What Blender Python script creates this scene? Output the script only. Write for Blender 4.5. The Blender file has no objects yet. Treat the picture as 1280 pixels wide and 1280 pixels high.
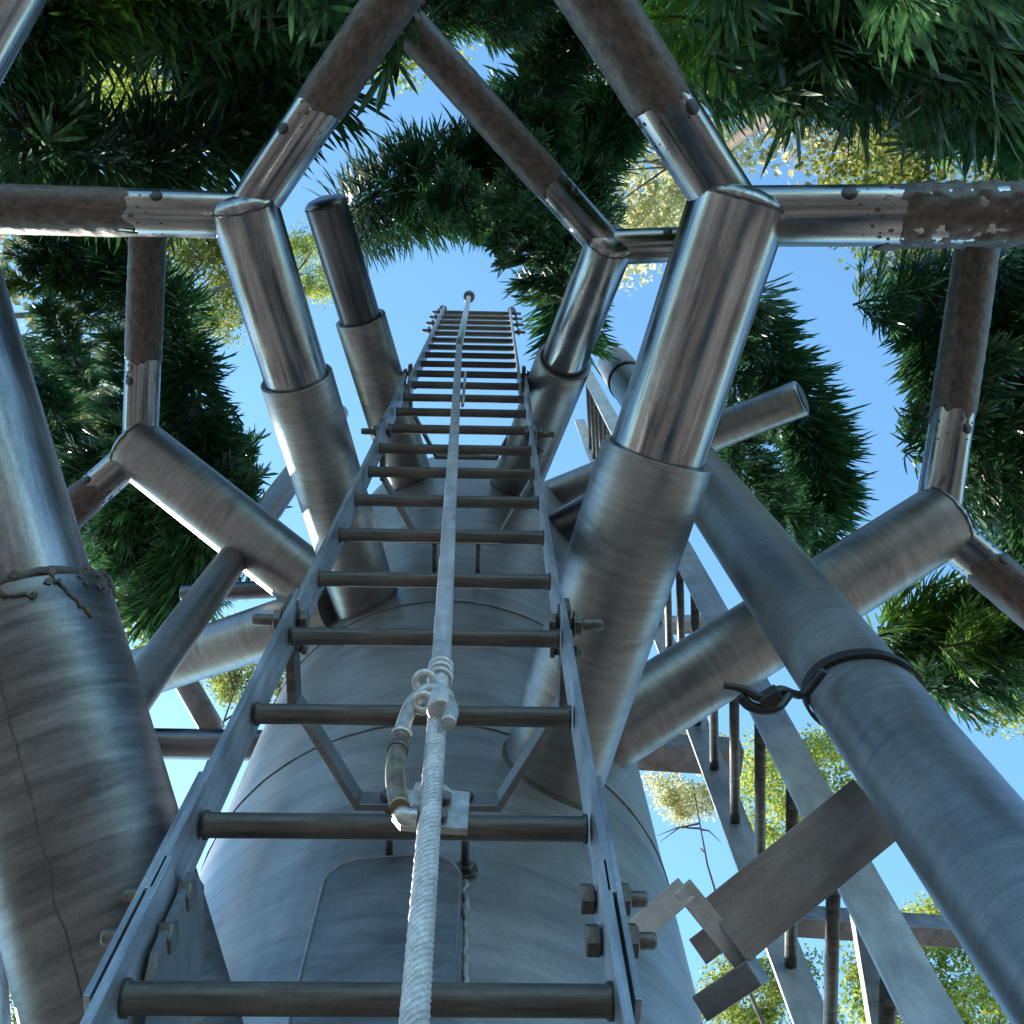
import bpy, bmesh, math, random
from mathutils import Vector, Matrix, noise
random.seed(11)
R = math.radians
S = bpy.context.scene
COL = S.collection

# ------------------------------------------------------------ camera
F = 1300.0                                   # focal length in pixels of a 1280 px picture
Zc = Vector((-22 / F, 390 / F, -1)).normalized()        # world up, seen in camera axes
Xc = Vector((1, -0.016, 0)); Xc.z = -(Zc.x * Xc.x + Zc.y * Xc.y) / Zc.z
Xc.normalize()
Yc = Zc.cross(Xc)
CAM = Vector((0, 0, 1.6))
def rayw(px, py):
    r = Vector(((px - 640) / F, -(py - 640) / F, -1))
    return Vector((Xc.dot(r), Yc.dot(r), Zc.dot(r)))
def P(px, py, z): return CAM + rayw(px, py) * z          # point z metres deep along the view axis
def PY(px, py, Y):
    r = rayw(px, py); return CAM + r * (Y / r.y)
def proj(p):
    d = p - CAM
    c = Xc * d.x + Yc * d.y + Zc * d.z
    return 640 + F * c.x / -c.z, 640 - F * c.y / -c.z, -c.z
cd = bpy.data.cameras.new('camera'); cam = bpy.data.objects.new('camera', cd); COL.objects.link(cam)
cd.sensor_width = 36; cd.lens = 36 * F / 1280; cd.clip_end = 3000; cd.clip_start = 0.02
ax = [Vector((Xc[i], Yc[i], Zc[i])) for i in range(3)]
m = Matrix((ax[0], ax[1], ax[2])).transposed().to_4x4(); m.translation = CAM
cam.matrix_world = m
S.camera = cam

# ------------------------------------------------------------ light
SUN_EL, SUN_DIR = 36, Vector((-0.66, 0.75, 0))            # sun stands behind the mast, to its left
w = bpy.data.worlds.new('World'); S.world = w; w.use_nodes = True
nt = w.node_tree; bg = nt.nodes['Background']
sky = nt.nodes.new('ShaderNodeTexSky'); sky.sky_type = 'NISHITA'; sky.sun_disc = False
sky.sun_elevation = R(SUN_EL); sky.sun_rotation = math.atan2(SUN_DIR.x, SUN_DIR.y)
sky.air_density = 1.0; sky.dust_density = .25; sky.ozone_density = .6
tint = nt.nodes.new('ShaderNodeMix'); tint.data_type = 'RGBA'; tint.blend_type = 'MULTIPLY'; tint.inputs[0].default_value = 1
tint.inputs[7].default_value = (.76, 1.10, 1.16, 1)            # the camera's cool white balance
nt.links.new(sky.outputs[0], tint.inputs[6]); nt.links.new(tint.outputs[2], bg.inputs[0]); bg.inputs[1].default_value = 0.15
sl = bpy.data.lights.new('sun', 'SUN'); sun = bpy.data.objects.new('sun', sl); COL.objects.link(sun)
sl.energy = 4.2; sl.angle = R(0.5); sl.color = (1, 0.93, 0.82)
sd = SUN_DIR.normalized() * math.cos(R(SUN_EL)) + Vector((0, 0, math.sin(R(SUN_EL))))
sun.rotation_euler = sd.to_track_quat('Z', 'Y').to_euler(); sun.location = (0, 0, 30)
S.view_settings.view_transform = 'Standard'; S.view_settings.look = 'None'
S.view_settings.exposure = 1.38; S.view_settings.gamma = 1

# ------------------------------------------------------------ materials
def newmat(name):
    mt = bpy.data.materials.new(name); mt.use_nodes = True
    return mt, mt.node_tree, mt.node_tree.nodes['Principled BSDF']
def noise_node(n, scale, detail=4, rough=.6, vec=None, vscale=(1, 1, 1), dist=0):
    tc = n.nodes.new('ShaderNodeTexCoord'); mp = n.nodes.new('ShaderNodeMapping')
    mp.inputs['Scale'].default_value = vscale
    n.links.new(tc.outputs[vec or 'Object'], mp.inputs[0])
    t = n.nodes.new('ShaderNodeTexNoise'); t.inputs['Scale'].default_value = scale
    t.inputs['Detail'].default_value = detail; t.inputs['Roughness'].default_value = rough
    t.inputs['Distortion'].default_value = dist
    n.links.new(mp.outputs[0], t.inputs['Vector'])
    return t, mp
def ramp(n, src, stops):
    r = n.nodes.new('ShaderNodeValToRGB'); e = r.color_ramp.elements
    while len(e) < len(stops): e.new(.5)
    for i, (p, c) in enumerate(stops):
        e[i].position = p; e[i].color = (c, c, c, 1) if isinstance(c, (int, float)) else (*c, 1)
    n.links.new(src, r.inputs[0]); return r
def mixc(n, mode, a, b, fac):
    x = n.nodes.new('ShaderNodeMix'); x.data_type = 'RGBA'; x.blend_type = mode
    for sock, v in ((x.inputs[6], a), (x.inputs[7], b), (x.inputs[0], fac)):
        if hasattr(v, 'links'): n.links.new(v, sock)
        else: sock.default_value = v if isinstance(v, float) else (*v, 1)
    return x.outputs[2]
def bump(n, b, src, strength, dist=.002):
    k = n.nodes.new('ShaderNodeBump'); k.inputs['Strength'].default_value = strength; k.inputs['Distance'].default_value = dist
    n.links.new(src, k.inputs['Height']); n.links.new(k.outputs[0], b.inputs['Normal'])

def steel(name, dark, light, metal, r0, r1, streak, stain=(.09, .065, .05), stain_amt=.5, bmp=.25, blotch=5, slant=.9, smear=None):
    """metal with fine streaks that run round the tube (streak=(x,y,z) texture scale)"""
    mt, n, b = newmat(name)
    t, mp = noise_node(n, 1, 7, .65, vscale=streak, dist=.25)
    mp.inputs['Rotation'].default_value = (slant * .5, slant, 0)
    big, _ = noise_node(n, blotch, 5, .55)
    c1 = ramp(n, t.outputs[0], [(.32, dark), (.68, light)])
    c2 = ramp(n, big.outputs[0], [(.35, .76), (.65, 1.1)])
    c = mixc(n, 'MULTIPLY', c1.outputs[0], c2.outputs[0], 1.0)
    st, _ = noise_node(n, blotch * .7, 8, .72, vscale=(1.3, 1.3, .35))
    sm = ramp(n, st.outputs[0], [(.56, 0.), (.74, float(stain_amt))])
    c = mixc(n, 'MIX', c, stain, sm.outputs[0])
    if smear:
        sn, smp = noise_node(n, 1, 6, .62, vscale=smear, dist=.5); smp.inputs['Rotation'].default_value = (slant * .5, slant, 0)
        sr = ramp(n, sn.outputs[0], [(.26, .55), (.40, 1.), (.68, 1.), (.80, 1.25)])
        c = mixc(n, 'MULTIPLY', c, sr.outputs[0], 1.0)
    fine, _ = noise_node(n, 260, 3, .6)
    fr = ramp(n, fine.outputs[0], [(.3, .86), (.7, 1.1)])
    c = mixc(n, 'MULTIPLY', c, fr.outputs[0], 1.0)
    n.links.new(c, b.inputs['Base Color'])
    b.inputs['Metallic'].default_value = metal
    rr = ramp(n, big.outputs[0], [(.3, r0), (.7, r1)]); n.links.new(rr.outputs[0], b.inputs['Roughness'])
    bump(n, b, t.outputs[0], bmp)
    return mt
M = {}
M['galv'] = steel('galvanised_steel', (.205, .205, .205), (.30, .30, .302), .85, .31, .50, (7, 7, 75), stain_amt=.5, bmp=.06, smear=(4, 4, 12))
M['mast'] = steel('mast_steel', (.255, .26, .265), (.40, .405, .415), .78, .36, .52, (3, 3, 20), stain=(.07, .08, .10), stain_amt=.55, bmp=.10, blotch=2.6, slant=.5, smear=(2.2, 2.2, 13))
M['stainless'] = steel('stainless_steel', (.11, .107, .107), (.44, .44, .45), 1., .13, .38, (40, 40, 2.2), stain=(.12, .085, .06), stain_amt=.65, bmp=.10, blotch=7, slant=0, smear=(9, 9, 5))
M['darktube'] = steel('dark_stainless', (.07, .07, .085), (.16, .16, .18), .9, .25, .4, (30, 30, 2), stain_amt=.4, slant=0)
M['rail'] = steel('rail_steel', (.20, .225, .26), (.40, .44, .49), .7, .38, .55, (60, 60, 6), stain_amt=.35, bmp=.2, blotch=9)
M['rung'] = steel('rung_steel', (.030, .028, .027), (.13, .12, .11), .5, .45, .62, (6, 90, 90), stain=(.05, .03, .018), stain_amt=.6, bmp=.3, blotch=12, smear=(9, 22, 22))
M['bolt'] = steel('bolt_steel', (.06, .055, .05), (.17, .16, .15), .7, .4, .6, (60, 60, 60), stain_amt=.5)
M['alu'] = steel('aluminium', (.34, .335, .33), (.60, .59, .58), .6, .35, .5, (40, 40, 40), stain=(.18, .13, .09), stain_amt=.55, blotch=30)
M['plate'] = steel('bracket_plate', (.12, .12, .125), (.24, .24, .25), .7, .38, .55, (14, 40, 14), stain_amt=.5, blotch=7)
M['hatch'] = steel('hatch_steel', (.12, .13, .148), (.21, .225, .245), .7, .4, .55, (8, 8, 40), stain=(.05, .05, .06), stain_amt=.6, bmp=.4, blotch=7)
M['strip'] = steel('pale_flat_steel', (.36, .37, .39), (.56, .58, .60), .55, .4, .58, (20, 20, 8), stain_amt=.4, bmp=.2, blotch=6)
M['galv_dark'] = steel('stained_dark_steel', (.075, .075, .08), (.20, .20, .21), .85, .32, .55, (7, 7, 60), stain=(.035, .028, .024), stain_amt=.8, bmp=.15, blotch=6, smear=(4, 4, 12))
M['arm'] = steel('bracket_arm_steel', (.17, .17, .175), (.30, .30, .31), .8, .32, .5, (30, 30, 6), stain_amt=.4, bmp=.15, blotch=6)
M['worn'] = steel('worn_steel', (.07, .065, .065), (.34, .34, .36), .95, .22, .5, (30, 30, 3), stain=(.05, .035, .028), stain_amt=.85, bmp=.2, blotch=7, slant=0, smear=(8, 8, 4))
M['rope'] = steel('wire_rope', (.36, .36, .37), (.62, .62, .63), .35, .4, .55, (300, 300, 300), stain=(.25, .23, .22), stain_amt=.4, blotch=40)
M['railtube'] = steel('rail_tube', (.30, .30, .33), (.50, .50, .54), .35, .4, .5, (60, 60, 4), stain=(.25, .23, .22), stain_amt=.4, blotch=20)
M['gold'] = steel('brass_worn', (.16, .12, .075), (.38, .31, .22), .8, .35, .5, (40, 40, 40), blotch=30)
def plain(name, c, rough=.6, metal=0, c2=None, sc=30, b_=.3):
    mt, n, b = newmat(name)
    t, _ = noise_node(n, sc, 6, .65)
    r = ramp(n, t.outputs[0], [(.3, c), (.7, c2 or tuple(min(1, x * 1.7) for x in c))])
    n.links.new(r.outputs[0], b.inputs['Base Color']); b.inputs['Roughness'].default_value = rough
    b.inputs['Metallic'].default_value = metal; bump(n, b, t.outputs[0], b_)
    return mt
M['rubber'] = plain('black_rubber', (.006, .006, .007), .45)
M['weld'] = plain('weld_bead', (.05, .045, .04), .6, .5, sc=90, b_=.8)
M['bark'] = steel('rusty_brown_coating', (.028, .022, .020), (.115, .088, .074), .25, .38, .62, (70, 70, 40), stain=(.17, .095, .05), stain_amt=.55, bmp=.9, blotch=13)
M['trunk'] = plain('tree_bark', (.05, .035, .025), .9, 0, (.16, .12, .09), 14, 1.)
M['stem'] = plain('bough_stem', (.03, .022, .012), .8)
M['ground'] = plain('paving_dust', (.125, .108, .092), .9, 0, (.22, .195, .17), 3)
def leafmat(name, a, bcol, trans, rough=.45, tcol=None, sc=9):
    mt, n, b = newmat(name)
    t, _ = noise_node(n, sc, 3, .6)
    oi = n.nodes.new('ShaderNodeObjectInfo')
    r = ramp(n, t.outputs[0], [(.3, a), (.72, bcol)])
    hv = n.nodes.new('ShaderNodeHueSaturation'); n.links.new(r.outputs[0], hv.inputs['Color'])
    mr = n.nodes.new('ShaderNodeMapRange'); n.links.new(oi.outputs['Random'], mr.inputs[0])
    mr.inputs[3].default_value = .65; mr.inputs[4].default_value = 1.4; n.links.new(mr.outputs[0], hv.inputs['Value'])
    n.links.new(hv.outputs[0], b.inputs['Base Color']); b.inputs['Roughness'].default_value = rough
    tr = n.nodes.new('ShaderNodeBsdfTranslucent')
    if tcol: tr.inputs[0].default_value = (*tcol, 1)
    else: n.links.new(hv.outputs[0], tr.inputs[0])
    mx = n.nodes.new('ShaderNodeMixShader'); mx.inputs[0].default_value = trans
    n.links.new(b.outputs[0], mx.inputs[1]); n.links.new(tr.outputs[0], mx.inputs[2])
    n.links.new(mx.outputs[0], n.nodes['Material Output'].inputs[0])
    return mt
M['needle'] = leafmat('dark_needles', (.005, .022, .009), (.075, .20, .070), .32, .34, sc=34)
M['needle_sunlit'] = leafmat('sunlit_needles', (.05, .15, .02), (.22, .38, .06), .5, .4, sc=34)  # lit copy of the dark needles, sunlight put into the colour
M['leaf'] = leafmat('sunlit_leaves', (.05, .11, .013), (.44, .45, .09), .62, .5, sc=3)
M['leaf_pale_sunlit'] = leafmat('pale_sunlit_leaves', (.34, .38, .12), (.88, .78, .50), .68, .5, sc=3)  # cream tone stands for sun on the leaves, painted into their colour

# ------------------------------------------------------------ mesh helpers
def frame(d, hint=None):
    z = d.normalized(); h = hint or (Vector((0, 0, 1)) if abs(z.z) < .9 else Vector((0, 1, 0)))
    x = h.cross(z).normalized(); y = z.cross(x)
    return x, y, z
def mat_of(p, d, hint=None):
    x, y, z = frame(d, hint); m_ = Matrix((x, y, z)).transposed().to_4x4(); m_.translation = p; return m_
class MB:
    def __init__(s): s.v = []; s.f = []; s.sm = []
    def ring(s, c, x, y, r, n, jit=0, sd_=0):
        i0 = len(s.v)
        for k in range(n):
            a = 2 * math.pi * k / n
            rr = r
            if jit:
                q = c + (x * math.cos(a) + y * math.sin(a)) * r
                rr = r + jit * (noise.noise(q * 38 + Vector((sd_, 0, 0))) + .6 * noise.noise(q * 110))
            s.v.append(c + (x * math.cos(a) + y * math.sin(a)) * rr)
        return i0
    def lathe(s, prof, n=40, c=Vector((0, 0, 0)), d=Vector((0, 0, 1)), hint=None, cap=(True, True), jit=0):
        """prof: [(axial, radius)], swept round the axis through c along d"""
        x, y, z = frame(d, hint); prev = None; first = None
        for (h, r) in prof:
            i = s.ring(c + z * h, x, y, r, n, jit, 3.1)
            if prev is not None:
                for k in range(n): s.f.append((prev + k, prev + (k + 1) % n, i + (k + 1) % n, i + k)); s.sm.append(True)
            else: first = i
            prev = i
        if cap[0]: s.f.append(tuple(first + k for k in reversed(range(n)))); s.sm.append(False)
        if cap[1]: s.f.append(tuple(prev + k for k in range(n))); s.sm.append(False)
    def path(s, pts, r, n=10, closed=False):
        N = len(pts); prev = None; x = None; first = None
        for i, p in enumerate(pts):
            a = pts[(i - 1) % N] if (i > 0 or closed) else p
            b = pts[(i + 1) % N] if (i < N - 1 or closed) else p
            t = (b - a).normalized()
            if x is None: x, _, _ = frame(t)
            x = (x - t * x.dot(t)).normalized(); y = t.cross(x)
            rr = r[i] if isinstance(r, (list, tuple)) else r
            j = s.ring(p, x, y, rr, n)
            if prev is not None:
                for k in range(n): s.f.append((prev + k, prev + (k + 1) % n, j + (k + 1) % n, j + k)); s.sm.append(True)
            else: first = j
            prev = j
        if closed:
            for k in range(n): s.f.append((prev + k, prev + (k + 1) % n, first + (k + 1) % n, first + k)); s.sm.append(True)
        else:
            s.f.append(tuple(first + k for k in reversed(range(n)))); s.f.append(tuple(prev + k for k in range(n))); s.sm += [False, False]
    def box(s, c, sx, sy, sz, X=Vector((1, 0, 0)), Y=Vector((0, 1, 0)), Z=Vector((0, 0, 1)), bev=0):
        """half sizes; bev chamfers all twelve edges"""
        if bev <= 0:
            i = len(s.v)
            for a in (-1, 1):
                for b in (-1, 1):
                    for d in (-1, 1): s.v.append(c + X * a * sx + Y * b * sy + Z * d * sz)
            for q in ((0, 1, 3, 2), (4, 6, 7, 5), (0, 4, 5, 1), (2, 3, 7, 6), (0, 2, 6, 4), (1, 5, 7, 3)):
                s.f.append(tuple(i + k for k in q)); s.sm.append(False)
            return
        bm = bmesh.new(); bmesh.ops.create_cube(bm, size=2)
        for v in bm.verts: v.co = Vector((v.co.x * sx, v.co.y * sy, v.co.z * sz))
        bmesh.ops.bevel(bm, geom=bm.edges[:], offset=bev, segments=2, affect='EDGES', profile=.6)
        i = len(s.v)
        for v in bm.verts: s.v.append(c + X * v.co.x + Y * v.co.y + Z * v.co.z)
        for f in bm.faces: s.f.append(tuple(i + v.index for v in f.verts)); s.sm.append(False)
        bm.free()
    def prism(s, pts, thick, n):
        """flat polygon of world points extruded by thick along n (both ways)"""
        i = len(s.v); N = len(pts)
        for sg in (-1, 1):
            for p in pts: s.v.append(p + n * thick * sg)
        s.f.append(tuple(i + k for k in reversed(range(N)))); s.f.append(tuple(i + N + k for k in range(N)))
        for k in range(N): s.f.append((i + k, i + (k + 1) % N, i + N + (k + 1) % N, i + N + k))
        s.sm += [False] * (N + 2)
    def hexp(s, c, d, r, h, hint=None):
        x, y, z = frame(d, hint)
        for (r_, h0, h1) in ((r, 0, h),):
            a = s.ring(c, x, y, r_ * .93, 6); b = s.ring(c + z * h * .12, x, y, r_, 6)
            e = s.ring(c + z * h * .88, x, y, r_, 6); g = s.ring(c + z * h, x, y, r_ * .9, 6)
            for p, q in ((a, b), (b, e), (e, g)):
                for k in range(6): s.f.append((p + k, p + (k + 1) % 6, q + (k + 1) % 6, q + k)); s.sm.append(False)
            s.f.append(tuple(a + k for k in reversed(range(6)))); s.f.append(tuple(g + k for k in range(6))); s.sm += [False] * 2
    def mesh(s, name, origin, mt):
        """vertices are stored relative to the given matrix (its frame becomes the object's)"""
        inv = origin.inverted()
        me = bpy.data.meshes.new(name); me.from_pydata([inv @ v for v in s.v], [], s.f)
        me.polygons.foreach_set('use_smooth', s.sm); me.materials.append(mt); me.update()
        return me
WM = {}
def link(o, parent, mw):
    COL.objects.link(o); WM[o.name] = mw
    if parent is not None:
        o.parent = parent; o.matrix_basis = WM[parent.name].inverted() @ mw
    else: o.matrix_basis = mw
    return o
def part(name, mb, mt, parent, origin):
    return link(bpy.data.objects.new(name, mb.mesh(name, origin, M[mt])), parent, origin)
def thing(name, loc, label, cat, group=None):
    o = bpy.data.objects.new(name, None); o.empty_display_size = .1
    link(o, None, Matrix.Translation(loc)); tag(o, label, cat, group); return o
def tag(o, label, cat, group=None):
    o['label'] = label; o['category'] = cat
    if group: o['group'] = group
    return o
def struct(o, kind='structure'): o['kind'] = kind; return o

def tube_part(name, a, b, r, mt, parent, n=48, wall=.008, deep=.25, r1=None, opn=(False, True)):
    """a pipe from a to b; the open end shows its wall and goes hollow"""
    L = (b - a).length; r1 = r1 or r; mb = MB(); prof = []
    if opn[0]: prof += [(deep * .5, r - wall), (0, r - wall)]
    prof += [(0, r - .001), (.002, r)]
    for k in range(1, 8): prof.append((L * k / 8, r + (r1 - r) * k / 8))
    prof += [(L - .002, r1), (L, r1 - .001)]
    if opn[1]: prof += [(L, r1 - wall), (L - deep * .5, r1 - wall)]
    mb.lathe(prof, n, a, b - a)
    return part(name, mb, mt, parent, mat_of(a, b - a))
def weld_ring(a, d, r, parent, t=.006, n=72, oval=None):
    mb = MB(); x, y, z = frame(d)
    pts = [a + (x * math.cos(q) + y * math.sin(q)) * (r + .002 * noise.noise(Vector((k * .7, a.x * 9, 0)))) + z * .004 * noise.noise(Vector((k * .5, 3, a.y * 9)))
           for k, q in [(k, 2 * math.pi * k / n) for k in range(n)]]
    mb.path(pts, [t * (1 + .35 * noise.noise(p * 60)) for p in pts], 7, True)
    return part('weld_bead', mb, 'weld', parent, mat_of(a, d))

# ------------------------------------------------------------ ground
mb = MB()
g = 900
mb.v = [Vector((-g, -g, 0)), Vector((g, -g, 0)), Vector((g, g, 0)), Vector((-g, g, 0))]; mb.f = [(0, 1, 2, 3)]; mb.sm = [False]
struct(part('ground', mb, 'ground', None, Matrix.Identity(4)))

# ------------------------------------------------------------ mast
MR = .56
MC = Vector((-.112, 1.66, 0))
def on_mast(px, py, off=0.):
    r = rayw(px, py); a = r.x ** 2 + r.y ** 2
    c = CAM - MC; b = 2 * (r.x * c.x + r.y * c.y); cc = c.x ** 2 + c.y ** 2 - (MR + off) ** 2
    D = b * b - 4 * a * cc
    t = (-b - math.sqrt(max(D, 0))) / (2 * a)
    return CAM + r * t
MTOP = PY(590, 566, MC.y - MR).z
mast = thing('steel_mast', MC, 'thick grey galvanised steel mast rising behind the ladder with sockets welded all round', 'mast')
mb = MB()
prof = [(0, MR + .12), (.03, MR + .12), (.031, MR)]
k = .1
while k < MTOP - .02: prof.append((k, MR)); k += .25
prof += [(MTOP - .01, MR), (MTOP, MR - .01)]
mb.lathe(prof, 128, MC, Vector((0, 0, 1)), cap=(True, True))
part('shaft', mb, 'mast', mast, Matrix.Translation(MC))
for py in (752, 905):
    p = on_mast(560, py)
    weld_ring(Vector((MC.x, MC.y, p.z)), Vector((0, 0, 1)), MR + .0005, mast, .0026, 150)
# raised access plate with rounded corners, curved like the shaft
def shaft_patch(px0, px1, py0, py1, lift, thick, name, mt, cr=.035):
    a = on_mast(px0, py1); b = on_mast(px1, py1); top = on_mast((px0 + px1) / 2, py0); bot = on_mast((px0 + px1) / 2, py1)
    a0 = math.atan2(a.x - MC.x, -(a.y - MC.y)); a1 = math.atan2(b.x - MC.x, -(b.y - MC.y))
    z1, z0 = top.z, bot.z; mb = MB(); nx = 22; wid = abs(a1 - a0) * MR
    def col(u):
        x = u * wid; d = min(x, wid - x)
        return cr - math.sqrt(max(0, cr * cr - (cr - d) ** 2)) if d < cr else 0
    us = [0, .005, .02, .045, .08, .12] + [.12 + .76 * k / 10 for k in range(1, 10)] + [.88, .92, .955, .98, .995, 1]
    rings = []
    for u in us:
        an = a0 + (a1 - a0) * u; c_ = col(u); i = len(mb.v)
        for (rr, zz) in ((MR - .003, z0 + c_), (MR + lift, z0 + c_), (MR + lift, z1 - c_), (MR - .003, z1 - c_)):
            mb.v.append(Vector((MC.x + math.sin(an) * rr, MC.y - math.cos(an) * rr, zz)))
        rings.append(i)
    for p_, q_ in zip(rings, rings[1:]):
        for k in range(4): mb.f.append((p_ + k, q_ + k, q_ + (k + 1) % 4, p_ + (k + 1) % 4)); mb.sm.append(False)
    mb.f.append(tuple(rings[0] + k for k in range(4))); mb.f.append(tuple(rings[-1] + k for k in reversed(range(4)))); mb.sm += [False] * 2
    o = part(name, mb, mt, mast, Matrix.Translation(Vector((MC.x, MC.y - MR, z0))))
    wb = MB(); loop = [mb.v[i + 2] for i in rings] + [mb.v[i + 1] for i in reversed(rings)]
    wb.path(loop, .0028, 6, True); part('edge_weld', wb, 'galv', o, Matrix.Translation(loop[0]))
    return o
pl = shaft_patch(362, 562, 1092, 1330, .03, .02, 'access_plate', 'hatch', .05)
# hardened sealant along the plate's right edge
mb = MB(); pts = []
for k in range(24):
    q = on_mast(582 + 7 * noise.noise(Vector((k * .8, 0, 0))), 1100 + k * 7, .004); pts.append(q)
mb.path(pts, [.003 + .009 * abs(noise.noise(Vector((k * .9, 5, 0)))) for k in range(24)], 7)
part('sealant_bead', mb, 'alu', mast, Matrix.Translation(pts[0]))

# sockets and the tubes that stand in them ------------------------------------------------
def lerp(a, b, t): return a + (b - a) * t
def frac_at(a, b, py):                       # where along a-b the picture row py lies
    lo, hi = -1.5, 1.5
    for _ in range(50):
        mid = (lo + hi) / 2
        if proj(lerp(a, b, mid))[1] > py: lo = mid
        else: hi = mid
    return lo
def socket(a, b, r, label=None, weld=True, name='branch_socket', inner=None):
    d = (b - a).normalized()
    o = tube_part(name, a - d * .16, b, r, 'galv', mast, 56, r - (inner or RT) - .001, .2)
    if label: o['label'] = label
    if weld:
        # bead where the tube meets the curved shaft
        mbw = MB(); x, y, z = frame(d); pts = []
        for k in range(64):
            q = 2 * math.pi * k / 64; s0 = a - d * .3 + (x * math.cos(q) + y * math.sin(q)) * (r + .001)
            c = s0 - MC; A = d.x ** 2 + d.y ** 2; B = 2 * (d.x * c.x + d.y * c.y); C_ = c.x ** 2 + c.y ** 2 - MR ** 2
            D = B * B - 4 * A * C_
            if D < 0: pts = None; break
            t = (-B + math.sqrt(D)) / (2 * A); pts.append(s0 + d * min(max(t, -.3), 1.0))
        if pts:
            mbw.path(pts, [.006 * (1 + .3 * noise.noise(p * 70)) for p in pts], 6, True)
            part('weld_bead', mbw, 'weld', o, mat_of(a, d))
    return o
def plug(c, d, r, parent, mt='rubber'):
    mb = MB(); mb.lathe([(-.01, r), (.002, r), (.0045, r * .85), (.005, r * .3)], 20, c, d)
    return part('plug', mb, mt, parent, mat_of(c, d))
def arm(root, a, b, r, plug_px, bark_t, rb=None, ext=.0):
    """one limb of a fork: bare steel, a rubber plug, then rough brown coating"""
    d = (b - a).normalized(); L = (b - a).length
    o = tube_part('fork_arm', a, b, r, 'stainless', root, 40, .006)
    if plug_px:
        best = min((((proj(lerp(a, b, k / 60))[0] - plug_px[0]) ** 2 + (proj(lerp(a, b, k / 60))[1] - plug_px[1]) ** 2, k / 60) for k in range(61)))
        c = lerp(a, b, best[1]); v = (CAM - c); v = (v - d * v.dot(d)).normalized()
        # turn the plug a little towards where it shows
        x = d.cross(v); ps = Vector(plug_px)
        cand = []
        for k in range(-5, 6):
            q = (v * math.cos(k * .16) + x * math.sin(k * .16)).normalized(); pp = proj(c + q * r)
            cand.append(((pp[0] - ps.x) ** 2 + (pp[1] - ps.y) ** 2, k, q))
        q = min(cand, key=lambda t: t[0])[2]
        plug(c + q * (r - .001), q, .19 * r + .004, o)
    if bark_t < 1:
        s = lerp(a, b, bark_t); mb = MB(); N = 90; l2 = (b - s).length; rb = r + (rb or r * 1.1) * .0 + .0025 if rb else r * 1.08
        prof = [(0, r * .98)]
        for k in range(N): prof.append((.004 + l2 * k / N, r + (rb - r) * min(1, k / 5)))
        prof.append((l2 + .004, r * .9))
        mb.lathe(prof, 56, s, d, cap=(True, True), jit=r * (.11 if plug_px == (1057, 238) else .028))
        for vi in range(56 * 3):
            q = mb.v[vi]; mb.v[vi] = q + d * (.045 * noise.noise(q * 14 + a) + .02 * noise.noise(q * 55) - .0)
        part('bark_coating', mb, 'bark', o, mat_of(s, d))
        # flakes of the coating scattered over the bare steel ahead of its edge
        rg = random.Random(int(abs(a.x * 1e4))); mb = MB(); x, y, z = frame(d)
        for k in range(38):
            an = rg.random() * 6.283; back = abs(rg.gauss(0, .045)); nr = x * math.cos(an) + y * math.sin(an); tt = d.cross(nr)
            c = s + nr * (r + .0006) - d * back; sz = rg.uniform(.0012, .0055) * max(.3, 1 - back * 7)
            mb.prism([c + (tt * math.cos(q) + d * 1.6 * math.sin(q)) * sz * rg.uniform(.5, 1.2) for q in [j * math.pi / 3 for j in range(6)]], .0008, nr)
        if bark_t > .05: part('coating_flakes', mb, 'bark', o, mat_of(s, d))['kind'] = 'stuff'
    return o
def steel_branch(base, tip, r, arms, label, start=0., mt='stainless', capr=None, ring=None):
    """main tube from start..tip with its arms. base/tip are points"""
    a = lerp(base, tip, start); d = (tip - base).normalized()
    root = thing('steel_branch', a, label, 'steel branch', 'forked steel branches of the artificial tree')
    mb = MB(); L = (tip - a).length
    prof = [(0, r - .004), (.003, r)] + [(L * k / 10, r) for k in range(1, 10)] + [(L - .004, r), (L + .004, r * .975), (L + .016, r * .80), (L + .024, r * .45)]
    mb.lathe(prof, 64, a, d)
    t = part('main_tube', mb, mt, root, mat_of(a, d))
    weld_ring(tip - d * .004, d, r * .99, t, .0035)
    for (e, ra, pp, bt, rb) in arms: arm(root, tip - d * ra * .55, e, ra, pp, bt, rb)
    return root, t

RS, RT, RA = .10, .080, .055
# branch over the right of the ladder
a_ = on_mast(692, 962); t_ = P(925, 250, 1.93)
f = frac_at(a_, t_, 566)
socket(a_, lerp(a_, t_, f), .112, inner=.094)
_, tA = steel_branch(a_, t_, .094, [(P(690, -85, 1.75), RA, (865, 130), .42, .059), (P(1420, 268, 1.84), RA, (1057, 238), .40, .060)],
    'large shiny forked branch tube right of the ladder top, arms reaching up and right', f - .12)
plug(lerp(a_, t_, f + .035) + (CAM - t_).normalized() * .086 + Vector((.022, 0, 0)), (CAM - t_).normalized(), .014, tA)
# branch over the left
a_ = on_mast(457, 752); t_ = P(303, 254, 2.48)
f = frac_at(a_, t_, 472)
socket(a_, lerp(a_, t_, f), .096, inner=.083)
steel_branch(a_, t_, .083, [(P(560, -105, 2.35), RA, (345, 158), .36, .058), (P(-120, 258, 2.45), RA, (200, 238), .34, .060)],
    'shiny forked branch tube left of the ladder, arms reaching left and up', f - .12)
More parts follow.
